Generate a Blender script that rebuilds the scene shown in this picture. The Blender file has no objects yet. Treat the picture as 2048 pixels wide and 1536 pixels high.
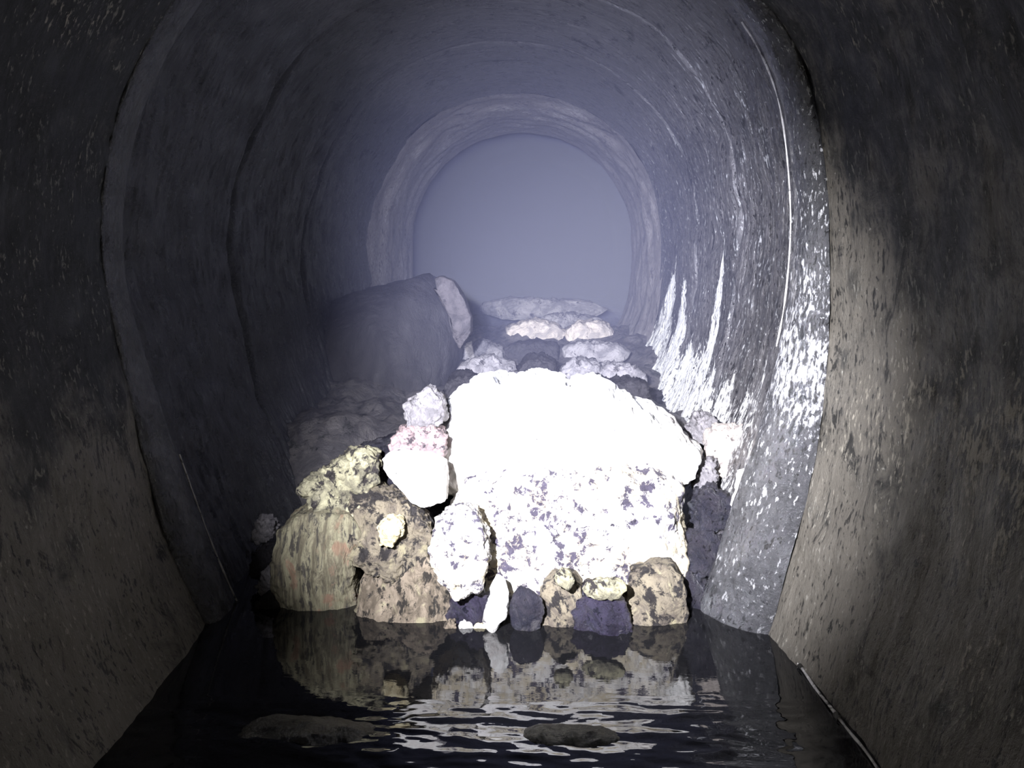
import bpy, bmesh, math, random
import numpy as np
from mathutils import Vector, Matrix
random.seed(7)
sc = bpy.context.scene
COL = sc.collection

# ------------------------------------------------------------------ camera
F = 1700.0; HC = 0.83
PIT = math.atan(282/F); YAW = math.atan(70/F*math.cos(PIT))
cam = bpy.data.cameras.new('camera'); co = bpy.data.objects.new('camera', cam); COL.objects.link(co)
cam.sensor_width = 36; cam.lens = F/2048*36; cam.clip_start = .02
co.location = (0, 0, HC); co.rotation_euler = (math.pi/2-PIT, 0, YAW)
sc.camera = co
MR = co.rotation_euler.to_matrix()
def at(px, py, Y):
    d = MR @ Vector(((px-1024)/F, (768-py)/F, -1))
    t = Y/d.y
    return Vector((0, 0, HC))+d*t

def on_water(px, py):
    d = MR @ Vector(((px-1024)/F, (768-py)/F, -1))
    return Vector((0, 0, HC))+d*(-HC/d.z)
# ------------------------------------------------------------------ noise
_rs = np.random.RandomState(11)
_perm = _rs.permutation(512)
_g = _rs.normal(size=(512, 3)); _g /= np.linalg.norm(_g, axis=1)[:, None]
def perlin(p):
    i = np.floor(p).astype(np.int64); f = p-i
    u = f*f*f*(f*(f*6-15)+10)
    def h(a, b, c): return _perm[(_perm[(_perm[a & 511]+b) & 511]+c) & 511]
    r = 0
    for dx in (0, 1):
        wx = u[:, 0] if dx else 1-u[:, 0]
        for dy in (0, 1):
            wy = u[:, 1] if dy else 1-u[:, 1]
            for dz in (0, 1):
                wz = u[:, 2] if dz else 1-u[:, 2]
                g = _g[h(i[:, 0]+dx, i[:, 1]+dy, i[:, 2]+dz)]
                r = r+wx*wy*wz*((f-np.array([dx, dy, dz]))*g).sum(1)
    return r*1.5
def fbm(p, o=4, gain=.5):
    r = 0; a = 1; s = 1
    for k in range(o):
        r = r+a*perlin(p*s+17.3*k); a *= gain; s *= 2.03
    return r
def ridged(p, o=4):
    r = 0; a = 1; s = 1
    for k in range(o):
        r = r+a*(1-2*np.abs(perlin(p*s+9.1*k))); a *= .5; s *= 2.1
    return r/1.9
def worley(p):
    i = np.floor(p).astype(np.int64); best = np.full(len(p), 9.); sec = np.full(len(p), 9.)
    for dx in (-1, 0, 1):
        for dy in (-1, 0, 1):
            for dz in (-1, 0, 1):
                c = i+np.array([dx, dy, dz])
                hh = _perm[(_perm[(_perm[c[:, 0] & 511]+c[:, 1]) & 511]+c[:, 2]) & 511]
                q = c+.5+.45*_g[hh]
                d = np.linalg.norm(p-q, axis=1)
                sec = np.minimum(sec, np.maximum(best, d)); best = np.minimum(best, d)
    return best, sec
def sm(x, a, b):
    t = np.clip((x-a)/(b-a), 0, 1); return t*t*(3-2*t)

# ------------------------------------------------------------------ objects
def mesh_np(name, V, Fc, m, parent=None, uv=None, attrs=None, smooth=True):
    me = bpy.data.meshes.new(name)
    V = np.asarray(V, dtype=np.float32); Fc = np.asarray(Fc, dtype=np.int32)
    k = Fc.shape[1]
    me.vertices.add(len(V)); me.vertices.foreach_set('co', V.ravel())
    me.loops.add(Fc.size); me.loops.foreach_set('vertex_index', Fc.ravel())
    me.polygons.add(len(Fc)); me.polygons.foreach_set('loop_start', np.arange(0, Fc.size, k, dtype=np.int32))
    me.update(calc_edges=True)
    if uv is not None:
        l = me.uv_layers.new(name='UVMap'); l.data.foreach_set('uv', np.asarray(uv, dtype=np.float32)[Fc.ravel()].ravel())
    for n, a in (attrs or {}).items():
        at_ = me.attributes.new(n, 'FLOAT', 'POINT'); at_.data.foreach_set('value', np.asarray(a, dtype=np.float32))
    if smooth: me.polygons.foreach_set('use_smooth', np.ones(len(Fc), dtype=bool))
    me.validate()
    me.materials.append(m)
    o = bpy.data.objects.new(name, me); COL.objects.link(o)
    if parent: o.parent = parent
    return o
def tag(o, label=None, cat=None, group=None, kind=None):
    if label: o['label'] = label
    if cat: o['category'] = cat
    if group: o['group'] = group
    if kind: o['kind'] = kind
    return o
def grid_faces(nu, nv):
    a = np.arange(nu*nv).reshape(nu, nv)
    return np.stack([a[:-1, :-1], a[1:, :-1], a[1:, 1:], a[:-1, 1:]], -1).reshape(-1, 4)

# ------------------------------------------------------------------ materials
class NT:
    def __init__(s, name):
        s.m = bpy.data.materials.new(name); s.m.use_nodes = True
        s.t = s.m.node_tree; s.t.nodes.clear()
        s.out = s.t.nodes.new('ShaderNodeOutputMaterial')
    def n(s, typ, **kw):
        x = s.t.nodes.new(typ)
        for k, v in kw.items():
            if k.startswith('i_'): x.inputs[k[2:]].default_value = v
            else: setattr(x, k, v)
        return x
    def l(s, a, b): s.t.links.new(a, b)
    def map(s, src, scale):
        x = s.n('ShaderNodeMapping'); x.inputs['Scale'].default_value = scale; s.l(src, x.inputs['Vector']); return x.outputs[0]
    def noise(s, vec, scale, detail=6, rough=.6, dist=0):
        x = s.n('ShaderNodeTexNoise'); x.inputs['Scale'].default_value = scale; x.inputs['Detail'].default_value = detail
        x.inputs['Roughness'].default_value = rough; x.inputs['Distortion'].default_value = dist
        s.l(vec, x.inputs['Vector']); return x.outputs['Fac']
    def math(s, op, a, b=None, clamp=False):
        x = s.n('ShaderNodeMath', operation=op, use_clamp=clamp)
        for i, v in enumerate((a, b)):
            if v is None: continue
            if isinstance(v, (int, float)): x.inputs[i].default_value = v
            else: s.l(v, x.inputs[i])
        return x.outputs[0]
    def ramp(s, fac, a, b, lo=0., hi=1.):
        x = s.n('ShaderNodeMapRange', interpolation_type='SMOOTHSTEP'); s.l(fac, x.inputs[0])
        x.inputs[1].default_value = a; x.inputs[2].default_value = b; x.inputs[3].default_value = lo; x.inputs[4].default_value = hi
        return x.outputs[0]
    def mix(s, fac, a, b):
        x = s.n('ShaderNodeMix', data_type='RGBA')
        if isinstance(fac, float): x.inputs[0].default_value = fac
        else: s.l(fac, x.inputs[0])
        for i, v in ((6, a), (7, b)):
            if isinstance(v, tuple): x.inputs[i].default_value = (*v, 1)
            else: s.l(v, x.inputs[i])
        return x.outputs[2]
    def bump(s, h, dist, strength=1., normal=None):
        x = s.n('ShaderNodeBump'); x.inputs['Distance'].default_value = dist; x.inputs['Strength'].default_value = strength
        s.l(h, x.inputs['Height'])
        if normal: s.l(normal, x.inputs['Normal'])
        return x.outputs[0]
    def surf(s, col, rough, normal=None, spec=.5, coat=0., coat_rough=.1, ior=1.45):
        b = s.n('ShaderNodeBsdfPrincipled')
        for k, v in (('Base Color', col), ('Roughness', rough), ('Normal', normal), ('Coat Weight', coat)):
            if v is None: continue
            if isinstance(v, tuple): b.inputs[k].default_value = (*v, 1)
            elif isinstance(v, (int, float)): b.inputs[k].default_value = v
            else: s.l(v, b.inputs[k])
        b.inputs['Specular IOR Level'].default_value = spec; b.inputs['IOR'].default_value = ior
        b.inputs['Coat Roughness'].default_value = coat_rough
        if normal is not None: s.l(normal, b.inputs['Coat Normal'])
        s.l(b.outputs[0], s.out.inputs['Surface']); return s.m
def wall_mat(name, dark, mid, light, fleck, streak=(60, 7), wet=.25, bumpd=.006, spec=.5, lo=.42, hi=.62, coat=0., chips=.5):
    """dark growth and painted shade over mid plaster, light crust and painted glints where the 'dep' attribute is high; u = round the section, v = along it"""
    t = NT(name); uv = t.n('ShaderNodeUVMap', uv_map='UVMap').outputs[0]
    obj = t.n('ShaderNodeTexCoord').outputs['Object']
    dep = t.n('ShaderNodeAttribute', attribute_name='dep').outputs['Fac']
    grow = t.n('ShaderNodeAttribute', attribute_name='grow').outputs['Fac']
    n1 = t.noise(t.map(uv, (streak[1], streak[0], 1)), 1, 7, .7, .5)
    n2 = t.noise(obj, 11, 10, .75, .4)
    n3 = t.noise(t.map(uv, (45, 110, 1)), 1, 3, .65, .2)
    n4 = t.noise(obj, 70, 3, .6)
    f = t.math('ADD', t.math('MULTIPLY', n1, .35), t.math('MULTIPLY', n2, .65))
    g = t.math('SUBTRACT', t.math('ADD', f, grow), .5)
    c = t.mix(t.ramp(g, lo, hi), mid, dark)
    # short run-down chips, pale and black; pale ones also painted glints
    k = t.math('ADD', n3, t.math('MULTIPLY', t.math('SUBTRACT', n2, .5), .8))
    cw = t.n('ShaderNodeAttribute', attribute_name='chip').outputs['Fac']
    c = t.mix(t.math('MULTIPLY', t.ramp(k, .60, .70, 0., chips), cw), c, fleck)
    c = t.mix(t.ramp(k, .41, .33, 0., .9), c, tuple(v*.3 for v in dark))
    n5 = t.noise(t.map(uv, (7, 16, 1)), 1, 6, .75, 1.)
    c = t.mix(t.ramp(n5, .43, .36, 0., .9), c, tuple(v*.35 for v in dark))
    d = t.math('ADD', t.math('ADD', t.math('SUBTRACT', f, .5), dep), t.math('MULTIPLY', t.math('SUBTRACT', n3, .5), .9))
    c = t.mix(t.ramp(d, .44, .60), c, light)
    c = t.mix(t.math('MULTIPLY', t.ramp(n4, .70, .75), cw), c, fleck)  # pale dots: crust flecks and painted wet sparkle
    h = t.math('ADD', t.math('ADD', t.math('MULTIPLY', n1, .12), n2), t.math('MULTIPLY', n3, .32))
    nm = t.bump(h, bumpd)
    rg = t.ramp(n2, .3, .7, wet, wet+.3)
    return t.surf(c, rg, nm, spec=spec, coat=coat, coat_rough=.12)
def rock_mat(name, a, b, dark, fine=60, cover=.5, stri=None, rough=.6, bumpd=.008, spec=.4, pit=.35, third=None):
    t = NT(name); obj = t.n('ShaderNodeTexCoord').outputs['Object']
    v = t.map(obj, stri) if stri else obj
    n1 = t.noise(v, 12, 9, .75, .8); n2 = t.noise(v, fine, 6, .72, .4); n0 = t.noise(obj, 8, 5, .65, 1.2)
    c = t.mix(t.ramp(n1, .42, .58), a, b)
    if third: c = t.mix(t.ramp(n0, .54, .62, 0., .8), c, third)
    k = t.math('ADD', t.math('MULTIPLY', n2, .6), t.math('MULTIPLY', n0, .4))
    c = t.mix(t.ramp(k, cover, cover-.05), c, dark)
    c = t.mix(t.ramp(n2, pit, pit-.05), c, tuple(x*.3 for x in dark))
    h = t.math('ADD', t.math('MULTIPLY', n1, 1.5), t.math('MULTIPLY', n2, .8))
    return t.surf(c, rough, t.bump(h, bumpd), spec=spec)

M = {}
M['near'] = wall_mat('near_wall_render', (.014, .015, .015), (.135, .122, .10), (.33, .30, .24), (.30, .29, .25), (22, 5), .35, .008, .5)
M['vault'] = wall_mat('smooth_vault', (.06, .056, .058), (.10, .094, .09), (.3, .29, .29), (.3, .3, .3), (8, 2), .3, .006, .5, coat=.3, chips=.15)
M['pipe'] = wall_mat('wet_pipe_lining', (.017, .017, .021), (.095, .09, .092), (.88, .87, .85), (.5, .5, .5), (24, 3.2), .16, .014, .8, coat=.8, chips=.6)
M['pipe_dim'] = wall_mat('shaded_lining', (.02, .019, .022), (.045, .042, .046), (.2, .19, .19), (.16, .16, .16), (14, 3.2), .3, .008, .5, coat=.2, chips=.3)  # darker copy of the pipe lining, shade put into its colour
M['band'] = wall_mat('joint_band', (.02, .02, .023), (.06, .06, .065), (.6, .6, .62), (.85, .85, .85), (60, 45), .12, .014, .9, coat=1., chips=.9)  # light and fleck colours paint the wet glints of the band
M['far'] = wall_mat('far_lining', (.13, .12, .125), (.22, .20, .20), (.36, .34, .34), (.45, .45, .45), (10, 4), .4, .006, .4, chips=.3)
M['white'] = rock_mat('white_crust', (.88, .87, .83), (.74, .70, .66), (.22, .19, .25), 50, .39, None, .55, .008)
M['crust'] = rock_mat('mottled_crust', (.82, .79, .74), (.64, .56, .40), (.08, .07, .10), 45, .488, None, .5, .014)
M['strata'] = rock_mat('striated_block', (.38, .35, .23), (.20, .175, .12), (.10, .09, .075), 16, .475, (5, 2, .8), .5, .01, third=(.36, .22, .15))
M['slabm'] = rock_mat('sloped_slab', (.33, .27, .2), (.16, .13, .095), (.04, .035, .03), 26, .485, (2.4, 1.5, 1.2), .5, .012, third=(.42, .38, .24))
M['tan'] = rock_mat('tan_lump', (.46, .43, .28), (.20, .185, .13), (.035, .03, .03), 30, .49, None, .5, .012)
M['mortar'] = rock_mat('brown_mortar', (.24, .205, .145), (.12, .10, .08), (.025, .022, .022), 30, .50, None, .45, .012, third=(.36, .32, .2))
M['cream'] = rock_mat('cream_stone', (.75, .68, .45), (.5, .42, .25), (.12, .1, .08), 30, .44, None, .45, .01)
M['dark'] = rock_mat('dark_sludge', (.035, .032, .042), (.02, .02, .03), (.01, .01, .014), 45, .44, None, .2, .014, .7, third=(.09, .085, .09))
M['purple'] = rock_mat('dark_purple_stone', (.035, .03, .05), (.016, .014, .024), (.008, .008, .014), 40, .46, None, .14, .012, .8)
M['grey'] = rock_mat('grey_stone', (.32, .30, .31), (.18, .17, .18), (.06, .055, .06), 25, .45, None, .5, .014)
M['pale'] = rock_mat('pale_stone', (.60, .53, .47), (.38, .34, .32), (.12, .1, .1), 25, .43, None, .5, .012)
M['pink'] = rock_mat('pinkish_stone', (.5, .36, .36), (.3, .24, .25), (.07, .06, .07), 45, .48, None, .4, .014)
M['bank'] = rock_mat('silt_bank', (.032, .029, .033), (.022, .02, .023), (.025, .023, .025), 30, .44, (1, 1, .5), .5, .01)
M['silt'] = rock_mat('silt_floor', (.12, .11, .11), (.07, .065, .07), (.03, .03, .03), 30, .46, None, .4, .012)
M['slabdim'] = rock_mat('dull_slab', (.09, .08, .085), (.05, .045, .05), (.04, .035, .04), 25, .43, None, .5, .01)
M['lip'] = rock_mat('pale_lip', (.7, .68, .66), (.4, .38, .37), (.08, .08, .08), 60, .47, None, .25, .003, .8)
M['murk'] = rock_mat('foreground_mud', (.022, .02, .015), (.010, .009, .008), (.005, .005, .005), 50, .46, None, .25, .008, .6)

def water_mat():
    t = NT('murky_water'); obj = t.n('ShaderNodeTexCoord').outputs['Object']
    n = t.noise(t.map(obj, (3, 9, 1)), 9, 3, .5, .3)
    nm = t.bump(n, .00012)
    return t.surf((.008, .008, .009), .015, nm, spec=.5, ior=1.5)
M['water'] = water_mat()

# ------------------------------------------------------------------ tunnel sections
outer_px = [(420,1264),(365,1160),(330,1070),(300,960),(270,840),(240,720),(215,600),(200,480),(205,360),(228,240),(275,120),(335,10),(430,-110),(600,-210),(780,-260),(930,-270),(1080,-262),(1250,-220),(1400,-130),(1520,-20),(1595,90),(1635,230),(1655,380),(1660,520),(1658,680),(1645,830),(1622,960),(1590,1080),(1562,1180),(1545,1250)]
inner_px = [(481,1264),(420,1130),(375,1020),(335,910),(300,800),(268,700),(250,640),(232,560),(225,470),(232,360),(255,250),(300,130),(360,25),(450,-85),(610,-180),(780,-228),(930,-238),(1080,-230),(1240,-190),(1380,-105),(1480,0),(1540,95),(1578,200),(1595,320),(1602,430),(1597,520),(1585,620),(1565,720),(1530,850),(1490,970),(1450,1090),(1410,1215)]
def world_profile(px, Y):
    p = np.array([tuple(at(x, y, Y)) for x, y in px])[:, (0, 2)]
    # continue both feet under the water, curving inwards
    l0, l1 = p[0], p[1]; r0, r1 = p[-1], p[-2]
    dl = (l0-l1)/np.linalg.norm(l0-l1); dr = (r0-r1)/np.linalg.norm(r0-r1)
    L = [l0+dl*.14+np.array([.03, -.0]), l0+dl*.3+np.array([.12, 0])]; R = [r0+dr*.14+np.array([-.03, 0]), r0+dr*.3+np.array([-.12, 0])]
    return np.vstack([L[::-1], p, R])
def resample(p, N):
    for _ in range(2):   # Chaikin rounding
        q = [p[0]]
        for a, b in zip(p[:-1], p[1:]): q += [a*.75+b*.25, a*.25+b*.75]
        q.append(p[-1]); p = np.array(q)
    c = np.array([-.17, .62])
    ang = np.unwrap(np.arctan2(p[:, 1]-c[1], p[:, 0]-c[0]))
    if ang[0] > ang[-1]: ang, p = ang, p
    t = np.linspace(ang[0], ang[-1], N)
    s = np.argsort(ang)
    return np.stack([np.interp(t, ang[s], p[s, 0]), np.interp(t, ang[s], p[s, 1])], 1)
NP = 1100
P_out = resample(world_profile(outer_px, 1.74), NP)
P_in = resample(world_profile(inner_px, 1.84), NP)
def grow_profile(P, d):
    T = np.gradient(P, axis=0); T /= np.linalg.norm(T, axis=1)[:, None]
    n = np.stack([-T[:, 1], T[:, 0]], 1)
    c = np.array([-.17, .6])
    if ((P-c)*n).sum() < 0: n = -n
    return P+n*d, n
WL0, WL1, WR0, WR1 = on_water(400, 1290), on_water(187, 1536), on_water(1556, 1262), on_water(1764, 1540)
def shifted(y):
    # near section: both walls run along their straight waterlines
    P = P_out.copy(); k = sm(P[:, 1], 1.5, .6)
    f = P_out[P_out[:, 1] < .1]
    xl, xr = f[f[:, 0] < 0][:, 0].min(), f[f[:, 0] > 0][:, 0].max()
    l = WL0.x+(WL1.x-WL0.x)*(y-WL0.y)/(WL1.y-WL0.y); rr = WR0.x+(WR1.x-WR0.x)*(y-WR0.y)/(WR1.y-WR0.y)
    z0 = P_out[np.abs(P_out[:, 1]) < .01]
    xl, xr = z0[z0[:, 0] < 0][:, 0].mean(), z0[z0[:, 0] > 0][:, 0].mean()
    P[:, 0] += k*np.where(P[:, 0] < 0, l-xl, rr-xr)*sm(np.abs(P[:, 0]+.1), 0, .4)
    return P
P_near_back = shifted(.9); P_near_back[:, 0] = (P_near_back[:, 0]+.1)*1.04-.1
P_pipe = grow_profile(P_in, .03)[0]
# far section is rounder
def circ(P, cx, cz, R, k):
    a = np.arctan2(P[:, 1]-cz, P[:, 0]-cx)
    low = (np.abs(np.cos(a))**3.2+np.abs(np.sin(a))**3.2)**(-1/3.2)
    rr = R*np.where(np.sin(a) < 0, low, 1)
    Q = np.stack([cx+rr*np.cos(a), cz+rr*np.sin(a)], 1)
    return P*(1-k)+Q*k
P_far = circ(P_pipe, -.155, .80, .74, .75)
P_lin = circ(P_pipe, -.155, .81, .68, .92)
P_wide = grow_profile(P_far, .16)[0]
arc = np.concatenate([[0], np.cumsum(np.linalg.norm(np.diff(P_pipe, axis=0), axis=1))])
stn = lambda L: L
def sweep(name, stations, ny, mat, i0, i1, step, disp, depf, growf, kindlabel, ypow=1.):
    """stations: list of (Y, profile); returns the strip i0..i1 of the swept surface"""
    Ys = np.array([s[0] for s in stations]); Ps = np.array([s[1] for s in stations])
    idx = np.arange(i0, i1+1, step)
    if idx[-1] != i1: idx = np.append(idx, i1)
    yy = Ys[0]+(Ys[-1]-Ys[0])*np.linspace(0, 1, ny)**ypow
    for y in Ys: yy[np.argmin(abs(yy-y))] = y
    V = []; N = []
    nrm = np.array([grow_profile(p, .0)[1] for p in Ps])
    for y in yy:
        k = min(np.searchsorted(Ys, y, 'right')-1, len(Ys)-2); k = max(k, 0)
        t = (y-Ys[k])/(Ys[k+1]-Ys[k])
        p = Ps[k][idx]*(1-t)+Ps[k+1][idx]*t
        V.append(np.column_stack([p[:, 0], np.full(len(idx), y), p[:, 1]])); n = nrm[k][idx]
        N.append(np.column_stack([n[:, 0], np.zeros(len(idx)), n[:, 1]]))
    V = np.concatenate(V); N = np.concatenate(N)
    A = np.tile(arc[idx], len(yy))
    uv = np.column_stack([A, V[:, 1]])
    d = disp(V, A)
    dep = depf(V, A); gr = growf(V, A)
    W = V-N*d[:, None]
    chip = np.ones(len(V)) if not name.endswith('_inner') else .2+.8*sm(V[:, 0], .0, .35)*sm(V[:, 2], 1.5, 1.2)  # chips and painted sparkle kept mostly to the right wall
    o = mesh_np(name, W, grid_faces(len(yy), len(idx)), M[mat], uv=uv, attrs={'dep': dep, 'grow': gr, 'chip': chip})
    return tag(o, kindlabel, kind='structure')

def suv(V, A, a, b): return np.column_stack([A*a, V[:, 1]*b, A*0+3])
zero = lambda V, A: np.zeros(len(V))
def near_disp(V, A):
    return .008*fbm(V*5, 4)+.002*fbm(suv(V, A, 8, 28), 3)
def near_dep(V, A):
    # pale crust patches; the right wall carries more of them
    d = .30+.12*fbm(V*2.3+5, 3)
    zr = np.where(V[:, 0] > 0, np.exp(-((V[:, 2]-.52-(1.7-V[:, 1])*.05)/.14)**2)*.12, 0)
    return d+zr
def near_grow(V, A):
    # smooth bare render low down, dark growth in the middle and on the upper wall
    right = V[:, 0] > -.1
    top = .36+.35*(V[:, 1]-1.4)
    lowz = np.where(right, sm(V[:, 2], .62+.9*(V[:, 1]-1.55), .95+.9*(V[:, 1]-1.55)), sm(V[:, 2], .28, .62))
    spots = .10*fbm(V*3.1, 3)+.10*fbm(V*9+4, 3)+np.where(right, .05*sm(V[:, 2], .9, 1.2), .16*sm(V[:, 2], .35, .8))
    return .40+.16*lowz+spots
cut = [0, 360, 740, NP-1]       # profile runs right foot -> crown -> left foot or the reverse
first_is_left = P_out[0, 0] < P_out[-1, 0]
names = ('left', None, 'right') if first_is_left else ('right', None, 'left')
near_st = [(-3.0, P_near_back), (.9, shifted(.9)), (1.3, shifted(1.3)), (1.6, shifted(1.6)*.6+P_out*.4), (1.745, P_out)]
pipe_st = [(1.875, P_in*.3+P_pipe*.7), (1.93, P_pipe), (3.9, P_far), (4.35, P_far)]
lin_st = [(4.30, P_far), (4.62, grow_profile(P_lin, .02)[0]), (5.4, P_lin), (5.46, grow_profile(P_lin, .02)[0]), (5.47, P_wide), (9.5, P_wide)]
def pipe_disp(V, A):
    rib = ridged(suv(V, A, 1.3, 4), 3)
    big = .018*fbm(V*3.2, 3)
    groove = -.02*np.exp(-((V[:, 1]-2.55-.05*fbm(V*2, 2))/.012)**2)-.02*np.exp(-((V[:, 1]-3.3-.08*fbm(V*2+4, 2))/.015)**2)
    q = 1-.75*sm(V[:, 2], 1.2, 1.45)
    return (big*q+.006*rib*q+.005*fbm(suv(V, A, 9, 40), 3)*q+groove*q)*sm(V[:, 1], 1.86, 1.98)
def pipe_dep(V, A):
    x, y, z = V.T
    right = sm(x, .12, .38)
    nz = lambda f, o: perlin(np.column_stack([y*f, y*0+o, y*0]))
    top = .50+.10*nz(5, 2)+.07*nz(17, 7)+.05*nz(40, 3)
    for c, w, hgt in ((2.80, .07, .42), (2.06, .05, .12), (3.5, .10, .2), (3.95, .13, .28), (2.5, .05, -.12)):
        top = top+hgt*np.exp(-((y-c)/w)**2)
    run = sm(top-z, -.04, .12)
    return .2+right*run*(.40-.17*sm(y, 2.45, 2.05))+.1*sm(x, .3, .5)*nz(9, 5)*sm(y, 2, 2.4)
def pipe_grow_shade(V, A): return .50+.08*fbm(V*2, 2)-.28*sm(V[:, 2], 1.15, 1.5)*sm(V[:, 0], -.75, -.3)+.3*sm(V[:, 0], -.3, -.65)*sm(V[:, 2], 1.5, 1.2)  # left side darkened in the colour as painted shade
def lin_disp(V, A): return (.015*fbm(V*3, 3)+.01*fbm(suv(V, A, 4, 9), 2))*sm(V[:, 1], 4.3, 4.5)*sm(V[:, 1], 5.42, 5.2)+.007*fbm(V*7, 3)
def lin_dep(V, A): return .3+.2*sm(V[:, 1], 5.4, 5.3)*.5+.1*fbm(V*3, 2)
for k in range(3):
    i0, i1 = cut[k], cut[k+1]; s = names[k]
    W = ('wall_'+s) if s else 'ceiling'
    st = 2 if s else 2
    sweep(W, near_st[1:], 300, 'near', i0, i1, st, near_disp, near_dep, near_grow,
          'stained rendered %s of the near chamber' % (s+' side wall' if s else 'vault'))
    sweep(W+'_behind', near_st[:2], 60, 'near', i0, i1, 12, lambda V, A: .008*fbm(V*5, 4)*1.0+.004*fbm(suv(V, A, 8, 28), 3), near_dep, near_grow, None)
    sweep(W+'_inner', pipe_st, 620, 'pipe', i0, i1, 2, pipe_disp, pipe_dep, pipe_grow_shade,
          'wet dark %s of the pipe behind the joint band' % (s+' side wall' if s else 'vault'), 1.35)
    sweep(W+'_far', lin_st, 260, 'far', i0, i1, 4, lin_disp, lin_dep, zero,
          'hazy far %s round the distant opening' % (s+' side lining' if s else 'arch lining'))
for o in list(bpy.data.objects):
    if o.name.endswith('_behind'):
        o['label'] = 'chamber surface continuing past the viewer'

# joint band: a convex ring of sealing between the chamber and the pipe
def band(name, Pa, Ya, Pb, Yb, bulge, m, nx, label, step=2, dsp=.004):
    t = np.linspace(0, 1, nx); V = []; A = []
    n = grow_profile(Pb, 0)[1]
    idx = np.arange(0, NP, step)
    for k in t:
        p = Pa[idx]*(1-k)+Pb[idx]*k
        b = math.sin(math.pi*k)**.7*bulge
        p = p-n[idx]*b*.7
        V.append(np.column_stack([p[:, 0], np.full(len(idx), Ya+(Yb-Ya)*k-b*.7), p[:, 1]])); A.append(arc[idx])
    V = np.concatenate(V); A = np.concatenate(A)
    N = np.tile(np.column_stack([n[idx, 0], np.full(len(idx), 1.), n[idx, 1]]), (nx, 1))/1.414
    d = dsp*fbm(V*22, 4)+.002*ridged(np.column_stack([A*4, V[:, 1]*30, A*0]), 2)
    V = V-N*d[:, None]
    uv = np.column_stack([A, np.repeat(t, len(idx))*.15])
    dep = .22+.10*fbm(V*3, 3)+.22*sm(V[:, 0], 0, .4)*sm(V[:, 2], 1.3, .6)*sm(V[:, 2], .2, .5)  # paler right side paints sparkle; darker foot and left side paint shade
    o = mesh_np(name, V, grid_faces(nx, len(idx)), M[m], uv=uv, attrs={'dep': dep, 'grow': V[:, 0]*0+.5, 'chip': .15+.85*sm(V[:, 0], .1, .4)*(.25+.75*sm(V[:, 2], .1, .5))})  # pale flecks on the right are painted sparkle, fading at the foot
    return tag(o, label, kind='structure')
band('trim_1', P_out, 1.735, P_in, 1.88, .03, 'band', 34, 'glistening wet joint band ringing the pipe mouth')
def tube_path(name, pts, r, m, nseg=8, jit=0, parent=None):
    pts = np.array(pts, float); n = len(pts)
    T = np.gradient(pts, axis=0); T /= np.linalg.norm(T, axis=1)[:, None]
    up = np.tile([0., 1., 0.], (n, 1)) if abs(T[:, 1]).mean() < .7 else np.tile([0., 0., 1.], (n, 1))
    a = np.cross(T, up); a /= np.linalg.norm(a, axis=1)[:, None]; b = np.cross(T, a)
    rr = r*(1+jit*perlin(pts*25+3)) if jit else np.full(n, r)
    V = np.concatenate([pts+rr[:, None]*(a*math.cos(q)+b*math.sin(q)) for q in np.linspace(0, 2*math.pi, nseg, endpoint=False)]).reshape(nseg, n, 3)
    Fc = []
    for j in range(nseg):
        k = (j+1) % nseg
        for i in range(n-1): Fc.append((j*n+i, j*n+i+1, k*n+i+1, k*n+i))
    return mesh_np(name, V.reshape(-1, 3), Fc, M[m], parent)
# pale lip of the band (thin bright thread on its inner edge)
Pl = grow_profile(P_in, -.012)[0]
zc = Pl[:, 1]
for nm, sel, lab in (('trim_2', (Pl[:, 0] > 0) & (zc > .60) & (zc < 1.28), 'thin pale lip along the right inner edge of the joint band'),
                     ('trim_3', (Pl[:, 0] < -.3) & (zc > -.03) & (zc < .36), 'thin pale lip low on the left inner edge of the joint band')):
    ii = np.where(sel)[0][::4]
    o = tube_path(nm, [(Pl[i, 0], 1.865+.004*math.sin(i*.05), Pl[i, 1]) for i in ii], .0018, 'lip', 8, .9)
    tag(o, lab, kind='structure')

# ------------------------------------------------------------------ floor and water
def floor_z(x, y):
    p = np.column_stack([x, y, x*0])
    z = -.3+.54*sm(y, 2.15, 2.7)+.08*sm(y, 2.8, 4.5)-.05*sm(y, 5.0, 5.6)
    return z+.05*fbm(p*3.2, 4)*sm(y, 2.1, 2.6)+.02*fbm(p*14, 3)
ny, nx = 420, 160
yy = -3+12.4*np.linspace(0, 1, ny)**.8; xx = np.linspace(-1.0, .75, nx)
Yg, Xg = np.meshgrid(yy, xx, indexing='ij')
Z = floor_z(Xg.ravel(), Yg.ravel())
tag(mesh_np('floor', np.column_stack([Xg.ravel(), Yg.ravel(), Z]), grid_faces(ny, nx), M['silt']), 'lumpy silt and rubble bed of the pipe', kind='structure')

ny, nx = 620, 420
yy = np.linspace(-.2, 2.35, ny); xx = np.linspace(-.76, .62, nx)
Yg, Xg = np.meshgrid(yy, xx, indexing='ij'); x = Xg.ravel(); y = Yg.ravel()
p = np.column_stack([x*5, y*16, x*0]); 
edge = 1.455+.05*perlin(np.column_stack([x*3.5, x*0, x*0+4]))+.04*sm(x, -.1, .3)
amp = sm(edge-y, -.01, .07)
z = amp*(.0030*fbm(p*.8, 3)+.0010*fbm(np.column_stack([x*14, y*45, x*0+9]), 3))+.00006*fbm(p*.6, 2)
water = mesh_np('water', np.column_stack([x, y, z]), grid_faces(ny, nx), M['water'])
tag(water, 'dark murky water mirroring the rubble', kind='structure')

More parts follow.
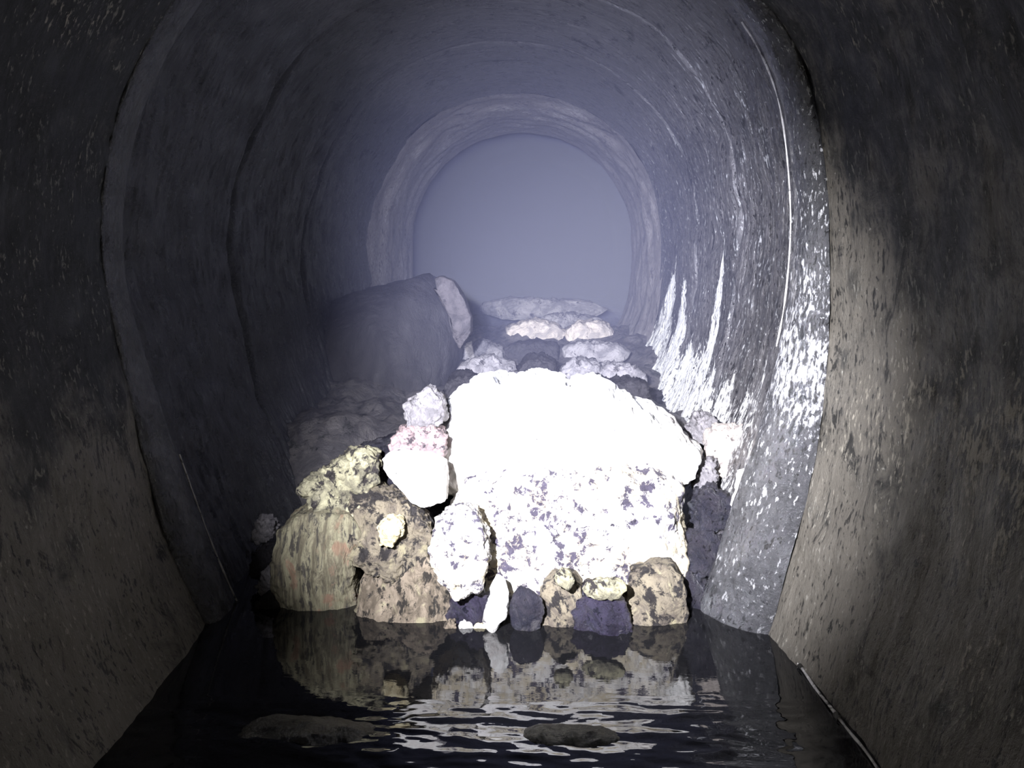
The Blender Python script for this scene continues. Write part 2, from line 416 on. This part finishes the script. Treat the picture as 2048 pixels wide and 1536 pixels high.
# ------------------------------------------------------------------ rocks
_ico = {}
def ico(s):
    if s not in _ico:
        bm = bmesh.new(); bmesh.ops.create_icosphere(bm, subdivisions=s, radius=1)
        V = np.array([v.co[:] for v in bm.verts]); Fc = np.array([[v.index for v in f.verts] for f in bm.faces]); bm.free()
        _ico[s] = (V/np.linalg.norm(V, axis=1)[:, None], Fc)
    return _ico[s]
def vnorm(V, Fc):
    n = np.cross(V[Fc[:, 1]]-V[Fc[:, 0]], V[Fc[:, 2]]-V[Fc[:, 0]])
    N = np.zeros_like(V)
    for k in range(3): np.add.at(N, Fc[:, k], n)
    return N/(np.linalg.norm(N, axis=1)[:, None]+1e-12)
def rock(name, poly, Y, depth, m, label, cat, group=None, sub=5, lean=0., e=.6, amp=.02, rough=1., seed=0, back=None, crag=0., cell=0., cs=14, parent=None, facets=16):
    """a solid lump whose outline (pixels) stands at distance Y; depth = half thickness, lean = metres back per metre up"""
    P = np.array([tuple(at(px, py, Y)) for px, py in poly])[:, (0, 2)]
    c = (P.max(0)+P.min(0))/2
    d, Fc = ico(sub)
    ang = np.arctan2(d[:, 2], d[:, 0])
    # radius of the outline in each direction
    Q = []
    n = len(P)
    for i in range(n):
        for t in np.linspace(0, 1, 24, endpoint=False): Q.append(P[i]*(1-t)+P[(i+1) % n]*t)
    Q = np.array(Q)-c; qa = np.arctan2(Q[:, 1], Q[:, 0]); qr = np.linalg.norm(Q, axis=1)
    s = np.argsort(qa); qa = qa[s]; qr = qr[s]
    qa = np.concatenate([qa-2*math.pi, qa, qa+2*math.pi]); qr = np.tile(qr, 3)
    R = np.interp(ang, qa, qr)
    rho = np.sqrt(np.clip(1-d[:, 1]**2, 0, 1))
    rp = rho**e; yp = np.sign(d[:, 1])*np.abs(d[:, 1])**(e+.15)
    dd = np.where(yp > 0, (back or depth), depth)
    V = np.column_stack([rp*R*np.cos(ang), yp*dd, rp*R*np.sin(ang)])
    size = np.sqrt(abs(P.max(0)-P.min(0)).prod())
    fr = np.random.RandomState(seed*13+5)
    for _ in range(facets):      # broken flat faces
        n = np.array([fr.uniform(-.55, .55), -1., fr.uniform(-.45, .55)]); n /= np.linalg.norm(n)
        hgt = V@n; top = hgt.max()*fr.uniform(.72, .93)
        V[:, 1] -= np.maximum(hgt-top, 0)*n[1]*.9
    N = vnorm(V, Fc); so = seed*7.7
    q = V+np.array([c[0], 0, c[1]])+so
    disp = amp*(fbm(q*1.6/size, 3)*.9+rough*.35*fbm(q*7/size, 4, .6))+rough*(.035*min(size, .2)*(ridged(q*5/size, 4)-.3)+.0025*fbm(q*60, 3))
    if crag: disp += crag*ridged(q*5/size, 4)
    if cell:
        w1, w2 = worley(q*cs); disp += cell*(np.minimum(w2-w1, .35)*2-.35)
    V = V+N*(disp*1)[:, None]
    V[:, 1] += lean*V[:, 2]
    org = Vector((c[0], Y+depth*.55, c[1]))
    o = mesh_np(name, V, Fc, M[m])
    o.location = org
    if parent: o.parent = parent
    if label: tag(o, label, cat, group)
    return o
def blob(x0, y0, x1, y1, n=10, j=.12, seed=0):
    r = random.Random(seed*31+int(x0)); cx, cy = (x0+x1)/2, (y0+y1)/2
    return [(cx+(x1-x0)/2*math.cos(a)*(1+r.uniform(-j, j)), cy+(y1-y0)/2*math.sin(a)*(1+r.uniform(-j, j))) for a in [2*math.pi*k/n for k in range(n)]]

HEAP = 'pieces of the white crusted blockage'
rock('boulder', [(880,1000),(862,930),(880,880),(905,830),(940,806),(965,788),(992,800),(1020,792),(1060,781),(1100,784),(1145,802),(1162,794),(1214,790),(1228,812),(1268,832),(1310,846),(1352,872),(1380,900),(1408,928),(1398,965),(1360,992),(1250,1040),(1100,1060),(960,1050)], 2.0, .22, 'white',
     'huge white crusted boulder crowning the blockage in the torchlight', 'boulder', None, 7, .35, .62, .03, 1, 3, .3, .012, .008, 30)
rock('boulder', [(905,1330),(900,1240),(930,1180),(900,1120),(890,1040),(920,985),(1000,965),(1100,975),(1200,965),(1290,975),(1360,985),(1372,1040),(1376,1120),(1366,1200),(1340,1330)], 1.86, .13, 'crust',
     'white and tan boulder with dark pits, rising from the water below the crowning boulder', 'boulder', None, 7, .3, .55, .03, 1, 5, .3, .012, .01, 20)
rock('stone_block', [(540,1120),(545,1075),(575,1050),(610,1040),(660,1040),(700,1050),(712,1080),(694,1120),(692,1170),(706,1230),(706,1330),(560,1330),(556,1230),(540,1170)], 1.82, .11, 'strata',
     'vertically striated yellow-brown block at the waterline', 'stone', None, 6, .1, .5, .012, 1, 2, .2, .004)
rock('stone_slab', [(722,1130),(745,1108),(790,1105),(835,1120),(870,1165),(900,1215),(918,1262),(905,1340),(720,1340),(712,1240),(722,1180)], 1.79, .07, 'slabm',
     'brown slab sloping down to the right, right of the striated block', 'stone', None, 6, .3, .5, .01, 1, 8, .2, .003)
rock('lumpy_stone', [(596,990),(625,965),(655,945),(690,930),(730,925),(745,950),(730,985),(745,1020),(720,1050),(670,1048),(620,1035)], 1.9, .08, 'tan',
     'knobbly yellow-grey lump on top of the striated block', 'stone', None, 6, .3, .7, .02, 1, 4, .15, .008, .014, 26)
rock('mortar_lump', [(700,1010),(740,1000),(790,1015),(830,1040),(860,1080),(850,1140),(790,1160),(730,1140),(692,1120),(690,1060)], 1.85, .06, 'mortar',
     'brown mortar lump between the striated block and the cream stone', 'mortar', None, 6, .3, .6, .014, 1, 21, .12, .006, .006, 30)
rock('sludge_mound', [(680,1330),(640,1100),(640,1000),(690,935),(760,918),(850,950),(905,1000),(930,1080),(930,1330)], 2.0, .12, 'dark',
     'dark sludge packed between the brown pieces and the white boulders', 'sludge', None, 6, .3, .6, .03, 1, 9, .2, .01, .008, 22)
rock('flat_stone', [(762,922),(800,918),(850,926),(884,940),(892,975),(890,1006),(850,1012),(828,1004),(800,975),(766,940)], 1.87, .03, 'white',
     'flat white slab lying on the dark sludge left of the crowning boulder', 'stone', None, 6, .3, .3, .004, .6, 2, .1, facets=4)
rock('pointed_stone', [(806,815),(822,808),(838,790),(852,779),(868,788),(884,812),(882,845),(860,860),(825,862),(812,850)], 2.02, .06, 'grey',
     'pointed grey stone standing at the upper left shoulder of the boulder', 'stone', None, 5, .1, .6, .012, 1, 6, .1, .005, .006, 40)
rock('pink_stone', [(795,870),(825,856),(860,862),(885,880),(880,915),(840,925),(795,915),(778,895)], 1.98, .06, 'pink',
     'pinkish pitted stone under the pointed grey stone', 'stone', None, 5, .2, .65, .015, 1, 7, .1, .006, .008, 40)
rock('cream_stone', [(752,1058),(770,1042),(795,1045),(798,1075),(785,1095),(760,1092)], 1.80, .035, 'cream',
     'small cream coloured stone above the sloping slab', 'stone', None, 5, .2, .6, .01, 1, 3)
rock('round_stone', [(868,1060),(900,1035),(945,1040),(972,1080),(970,1140),(955,1180),(915,1190),(880,1160),(852,1110)], 1.74, .055, 'crust',
     'rounded cream and white lump bulging beside the sloping slab', 'stone', None, 6, .25, .6, .012, 1, 12, .12, .004, .005, 30)
rock('tan_stone', [(1085,1185),(1110,1162),(1150,1165),(1168,1200),(1160,1262),(1150,1310),(1095,1310),(1080,1250)], 1.76, .05, 'mortar',
     'tan stone at the waterline left of the dark purple stone', 'stone', None, 5, .2, .55, .012, 1, 14, .1)
rock('pale_block', [(1262,1160),(1300,1148),(1350,1150),(1372,1180),(1372,1240),(1365,1310),(1262,1310),(1256,1230)], 1.79, .06, 'mortar',
     'pale brown block at the lower right corner of the blockage', 'stone', None, 5, .2, .5, .012, 1, 15, .1)
rock('purple_stone', [(1150,1240),(1170,1200),(1205,1190),(1245,1215),(1262,1250),(1260,1310),(1150,1310)], 1.73, .05, 'purple',
     'glossy dark purple stone at the waterline between tan stone and pale block', 'stone', None, 5, .2, .65, .014, 1, 16, .1, .005, .005, 45)
rock('dark_stone', [(905,1215),(930,1188),(965,1190),(985,1215),(980,1260),(970,1300),(910,1300),(900,1245)], 1.76, .04, 'purple',
     'small black stone at the waterline under the rounded cream lump', 'stone', None, 5, .2, .65, .014, 1, 17, .1, .006, .006, 45)
rock('white_stone', [(980,1180),(995,1160),(1012,1165),(1018,1200),(1010,1235),(985,1262),(962,1245),(975,1215)], 1.73, .02, 'white',
     'narrow upright white stone right of the small black stone', 'stone', None, 4, .2, .6, .006, 1, 18)
PEB = 'pebbles along the waterline of the blockage'
peb = [(918,1246,944,1270,'white','white pebble at the waterline in front of the small black stone'),(948,1250,980,1270,'cream','pale pebble beside the foot of the narrow white stone'),
       (890,1244,912,1268,'slabm','brown pebble at the right tip of the sloping slab'),(1170,1158,1250,1205,'tan','yellow-grey pebble resting above the dark purple stone'),
       (1108,1140,1150,1178,'tan','tan pebble on top of the tan stone'),(1016,1180,1084,1275,'dark','black stone at the waterline between the narrow white stone and the tan stone')]
for i, (a, b, c, d, m, lb) in enumerate(peb):
    rock('pebble', blob(a, b, c, d, seed=i), 1.735, .018, m, lb, 'pebble', PEB, 4, .1, .7, .005, 1, i+30)
lf = [(500,1045,545,1090,1.98,'grey','dim grey stone beside the upper corner of the striated block'),(498,1100,540,1160,1.93,'bank','dark stone against the striated block, middle of its left side'),
      (512,1150,548,1200,1.86,'grey','grey stone close above the water left of the striated block'),(505,1195,560,1290,1.82,'murk','black stone standing in the water left of the striated block')]
for i, (a, b, c, d, Y, m, lb) in enumerate(lf):
    rock('stone', blob(a, b, c, d, seed=i+5), Y, .05, m, lb, 'stone', 'small stones left of the striated block', 5, .1, .7, .012, 1, i+40, crag=.004)
# debris between the boulders and the joint band on the right
rf = [(1392,985,1470,1080,1.97,'dark','dark sludge lump right of the boulders, under the white rag'),(1385,1070,1450,1180,1.91,'dark','wet black lump at mid height between boulder and joint band'),
      (1362,1150,1428,1290,1.86,'dark','black lump in the water between pale block and joint band'),(1425,865,1520,955,2.12,'pale','pale pitted stone wedged beside the joint band'),
      (1380,840,1440,900,2.25,'grey','grey stone behind the right shoulder of the crowning boulder'),(1395,930,1440,990,2.06,'grey','small grey stone against the right tip of the crowning boulder')]
for i, (a, b, c, d, Y, m, lb) in enumerate(rf):
    rock('debris_lump', blob(a, b, c, d, seed=i+11), Y, .06, m, lb, 'debris', 'lumps right of the boulders', 5, .15, .7, .02, 1, i+50, crag=.008, cell=.006, cs=40)
rock('white_rag', [(1478,945),(1492,940),(1498,965),(1488,1000),(1472,1020),(1462,1010),(1472,980)], 1.96, .012, 'white',
     'narrow white scrap hanging beside the joint band', 'scrap', None, 4, .2, .7, .003, 1, 5)

# ------------------------------------------------------------------ behind the boulders
rock('silt_bank', [(360,740),(500,665),(640,620),(760,580),(845,562),(880,600),(900,650),(905,720),(895,780),(870,840),(800,920),(640,960),(400,960),(330,840)], 3.45, .3, 'bank',
     'long dark silt bank along the left pipe wall', 'silt bank', None, 6, .2, .6, .05, .8, 3, .9, .012, facets=0)
rock('rounded_slab', [(856,562),(880,555),(905,566),(926,596),(941,635),(940,670),(918,702),(904,672),(897,632),(880,592)], 3.1, .05, 'slabdim',
     'rounded pale slab end standing at the tip of the silt bank', 'slab', None, 5, .1, .6, .008, .5, 4, .2)
bk = [(1010,640,1130,686,4.6,'pale','pale flat stone on the far bed, left of two'),(1135,645,1228,682,4.6,'pale','pale flat stone on the far bed, right of two'),
      (1060,634,1210,652,4.95,'grey','thin slab lying behind the two pale flat stones'),
      (950,598,1212,628,5.35,'grey','long low ledge stone across the far opening'),
      (905,690,1010,722,3.9,'grey','flat grey stone at the foot of the rounded slab end'),(1010,688,1120,716,3.95,'bank','dark flat stone in front of the left pale flat stone'),
      (1125,686,1250,715,3.9,'grey','flat grey stone in front of the right pale flat stone'),
      (915,722,1030,768,3.3,'grey','broad grey stone directly behind the left top of the crowning boulder'),(1035,722,1118,770,3.3,'bank','dark stone in the middle of the row behind the crowning boulder'),
      (1122,728,1205,765,3.3,'grey','grey stone right of the middle in the row behind the crowning boulder'),(1195,735,1290,775,3.3,'grey','rightmost grey stone in the row behind the crowning boulder'),
      (890,755,960,800,2.9,'bank','dark stone peeping over the left shoulder of the crowning boulder'),(985,760,1060,800,2.9,'grey','small grey stone just over the peak of the crowning boulder'),
      (1140,765,1230,805,2.9,'bank','low dark stone just over the right half of the crowning boulder'),(1215,770,1300,812,2.8,'bank','dark stone at the pipe wall over the right shoulder of the crowning boulder')]
for i, (a, b, c, d, Y, m, lb) in enumerate(bk):
    rock('bed_stone', blob(a, b, c, d+14, 9, .14, seed=i+21), Y, .09 if Y < 5 else .06, m, lb, 'stone', 'flat stones on the far bed', 5, .3, .6, .018, 1, i+60, .15, .01)
# foreground lumps just breaking the surface
def low_lump(x0, x1, yc, h, Y, label, s):
    a = at(x0, yc, Y); b = at(x1, yc, Y)
    d, Fc = ico(5); w = (b.x-a.x)/2
    V = d*np.array([w, w*.42, h]); q = V+s*3.1
    V = V+vnorm(V, Fc)*(.008*fbm(q*12, 4)+.003*ridged(q*40, 3))[:, None]
    o = mesh_np('mud_lump', V, Fc, M['murk']); o.location = ((a.x+b.x)/2, Y, -h*.75)
    return tag(o, label, 'mud', 'mud lumps in the foreground water')
low_lump(1020, 1290, 1480, .030, 1.34, 'brown mud lump just breaking the water in front of the boulders', 1)
low_lump(430, 800, 1500, .03, 1.33, 'broad low mud lump in the shaded water near the left wall', 2)

# pale strip along the right waterline, cut by two dark gaps
a = on_water(1556, 1268); b = on_water(1770, 1548); a.x -= .008; b.x -= .008
st = tag(tube_path('waterline_strip', [(a.x+(b.x-a.x)*t+.0015*math.sin(t*9), a.y+(b.y-a.y)*t, .003+.001*math.sin(t*23)) for t in np.linspace(.08, 1, 60)], .0028, 'lip', 8, .5),
         'thin pale strip along the waterline at the foot of the right wall', 'strip')

for t0 in (.30, .66):
    pts = [(a.x+(b.x-a.x)*t+.0015*math.sin(t*9), a.y+(b.y-a.y)*t, .003+.001*math.sin(t*23)) for t in np.linspace(t0, t0+.03, 6)]
    tube_path('joint', pts, .0055, 'murk', 10, .3, st)['label'] = 'dark joint'

# ------------------------------------------------------------------ haze
def haze(name, st, dens, col, g, label):
    t = NT(name+'_vapour'); v = t.n('ShaderNodeVolumePrincipled')
    t.t.nodes.remove(v); v = t.n('ShaderNodeVolumeScatter'); v.inputs['Color'].default_value = (*col, 1)
    v.inputs['Density'].default_value = dens; v.inputs['Anisotropy'].default_value = g
    t.l(v.outputs[0], t.out.inputs['Volume'])
    idx = np.linspace(0, NP-1, 48).astype(int)
    V = np.concatenate([np.column_stack([P[idx, 0], np.full(48, Y), P[idx, 1]]) for Y, P in st]); n = len(st)
    bm = bmesh.new(); vs = [bm.verts.new(p) for p in V]
    for k in range(n-1):
        for i in range(48):
            j = (i+1) % 48; bm.faces.new((vs[k*48+i], vs[k*48+j], vs[k*48+48+j], vs[k*48+48+i]))
    bm.faces.new(vs[:48][::-1]); bm.faces.new(vs[-48:])
    bmesh.ops.recalc_face_normals(bm, faces=bm.faces)
    me = bpy.data.meshes.new(name); bm.to_mesh(me); bm.free(); me.materials.append(t.m)
    o = bpy.data.objects.new(name, me); COL.objects.link(o)
    return tag(o, label, kind='stuff')
haze('haze', [(2.25, P_pipe), (4.3, P_far), (5.43, grow_profile(P_lin, .03)[0])], .078, (.62, .64, 1.), 0., 'thin bluish haze hanging in the pipe')
haze('haze', [(5.44, grow_profile(P_lin, .03)[0]), (5.48, grow_profile(P_wide, .02)[0]), (9.4, grow_profile(P_wide, .02)[0])], .9, (.60, .60, 1.), 0., 'dense blue haze filling the far opening')
tag(bpy.data.objects['haze'], cat='haze'); tag(bpy.data.objects['haze.001'], cat='haze')

# ------------------------------------------------------------------ light: hand torch beside the camera and two added fills
def spot(name, loc, aim, power, deg, blend, size, col):
    L = bpy.data.lights.new(name, 'SPOT'); L.energy = power; L.spot_size = math.radians(deg); L.spot_blend = blend
    L.shadow_soft_size = size; L.color = col
    o = bpy.data.objects.new(name, L); COL.objects.link(o); o.location = loc
    o.rotation_euler = (Vector(aim)-Vector(loc)).to_track_quat('-Z', 'Y').to_euler()
    return o
spot('hand_torch', (-.36, .15, 1.05), at(1150, 800, 2.0), 1250, 50, 1., .012, (.90, .91, 1.))
spot('haze_fill_spot', (-.2, .02, 1.01), at(1175, 500, 6), 1500, 35, 1., .02, (.74, .78, 1.))  # added spot down the pipe to make the haze glow
L = bpy.data.lights.new('near_fill', 'POINT'); L.energy = 4; L.shadow_soft_size = .03; L.color = (1, .95, .86)  # added weak warm fill for the near walls
o = bpy.data.objects.new('near_fill', L); COL.objects.link(o); o.location = (-.05, .1, .95)

w = bpy.data.worlds.new('World'); sc.world = w; w.use_nodes = True
w.node_tree.nodes['Background'].inputs[0].default_value = (0, 0, 0, 1); w.node_tree.nodes['Background'].inputs[1].default_value = 0
sc.view_settings.view_transform = 'Standard'; sc.view_settings.look = 'None'
sc.view_settings.exposure = 0; sc.view_settings.gamma = 1; sc.view_settings.use_curve_mapping = False
sc.cycles.max_bounces = 4; sc.cycles.use_adaptive_sampling = True; sc.cycles.adaptive_threshold = .04; sc.cycles.use_denoising = True
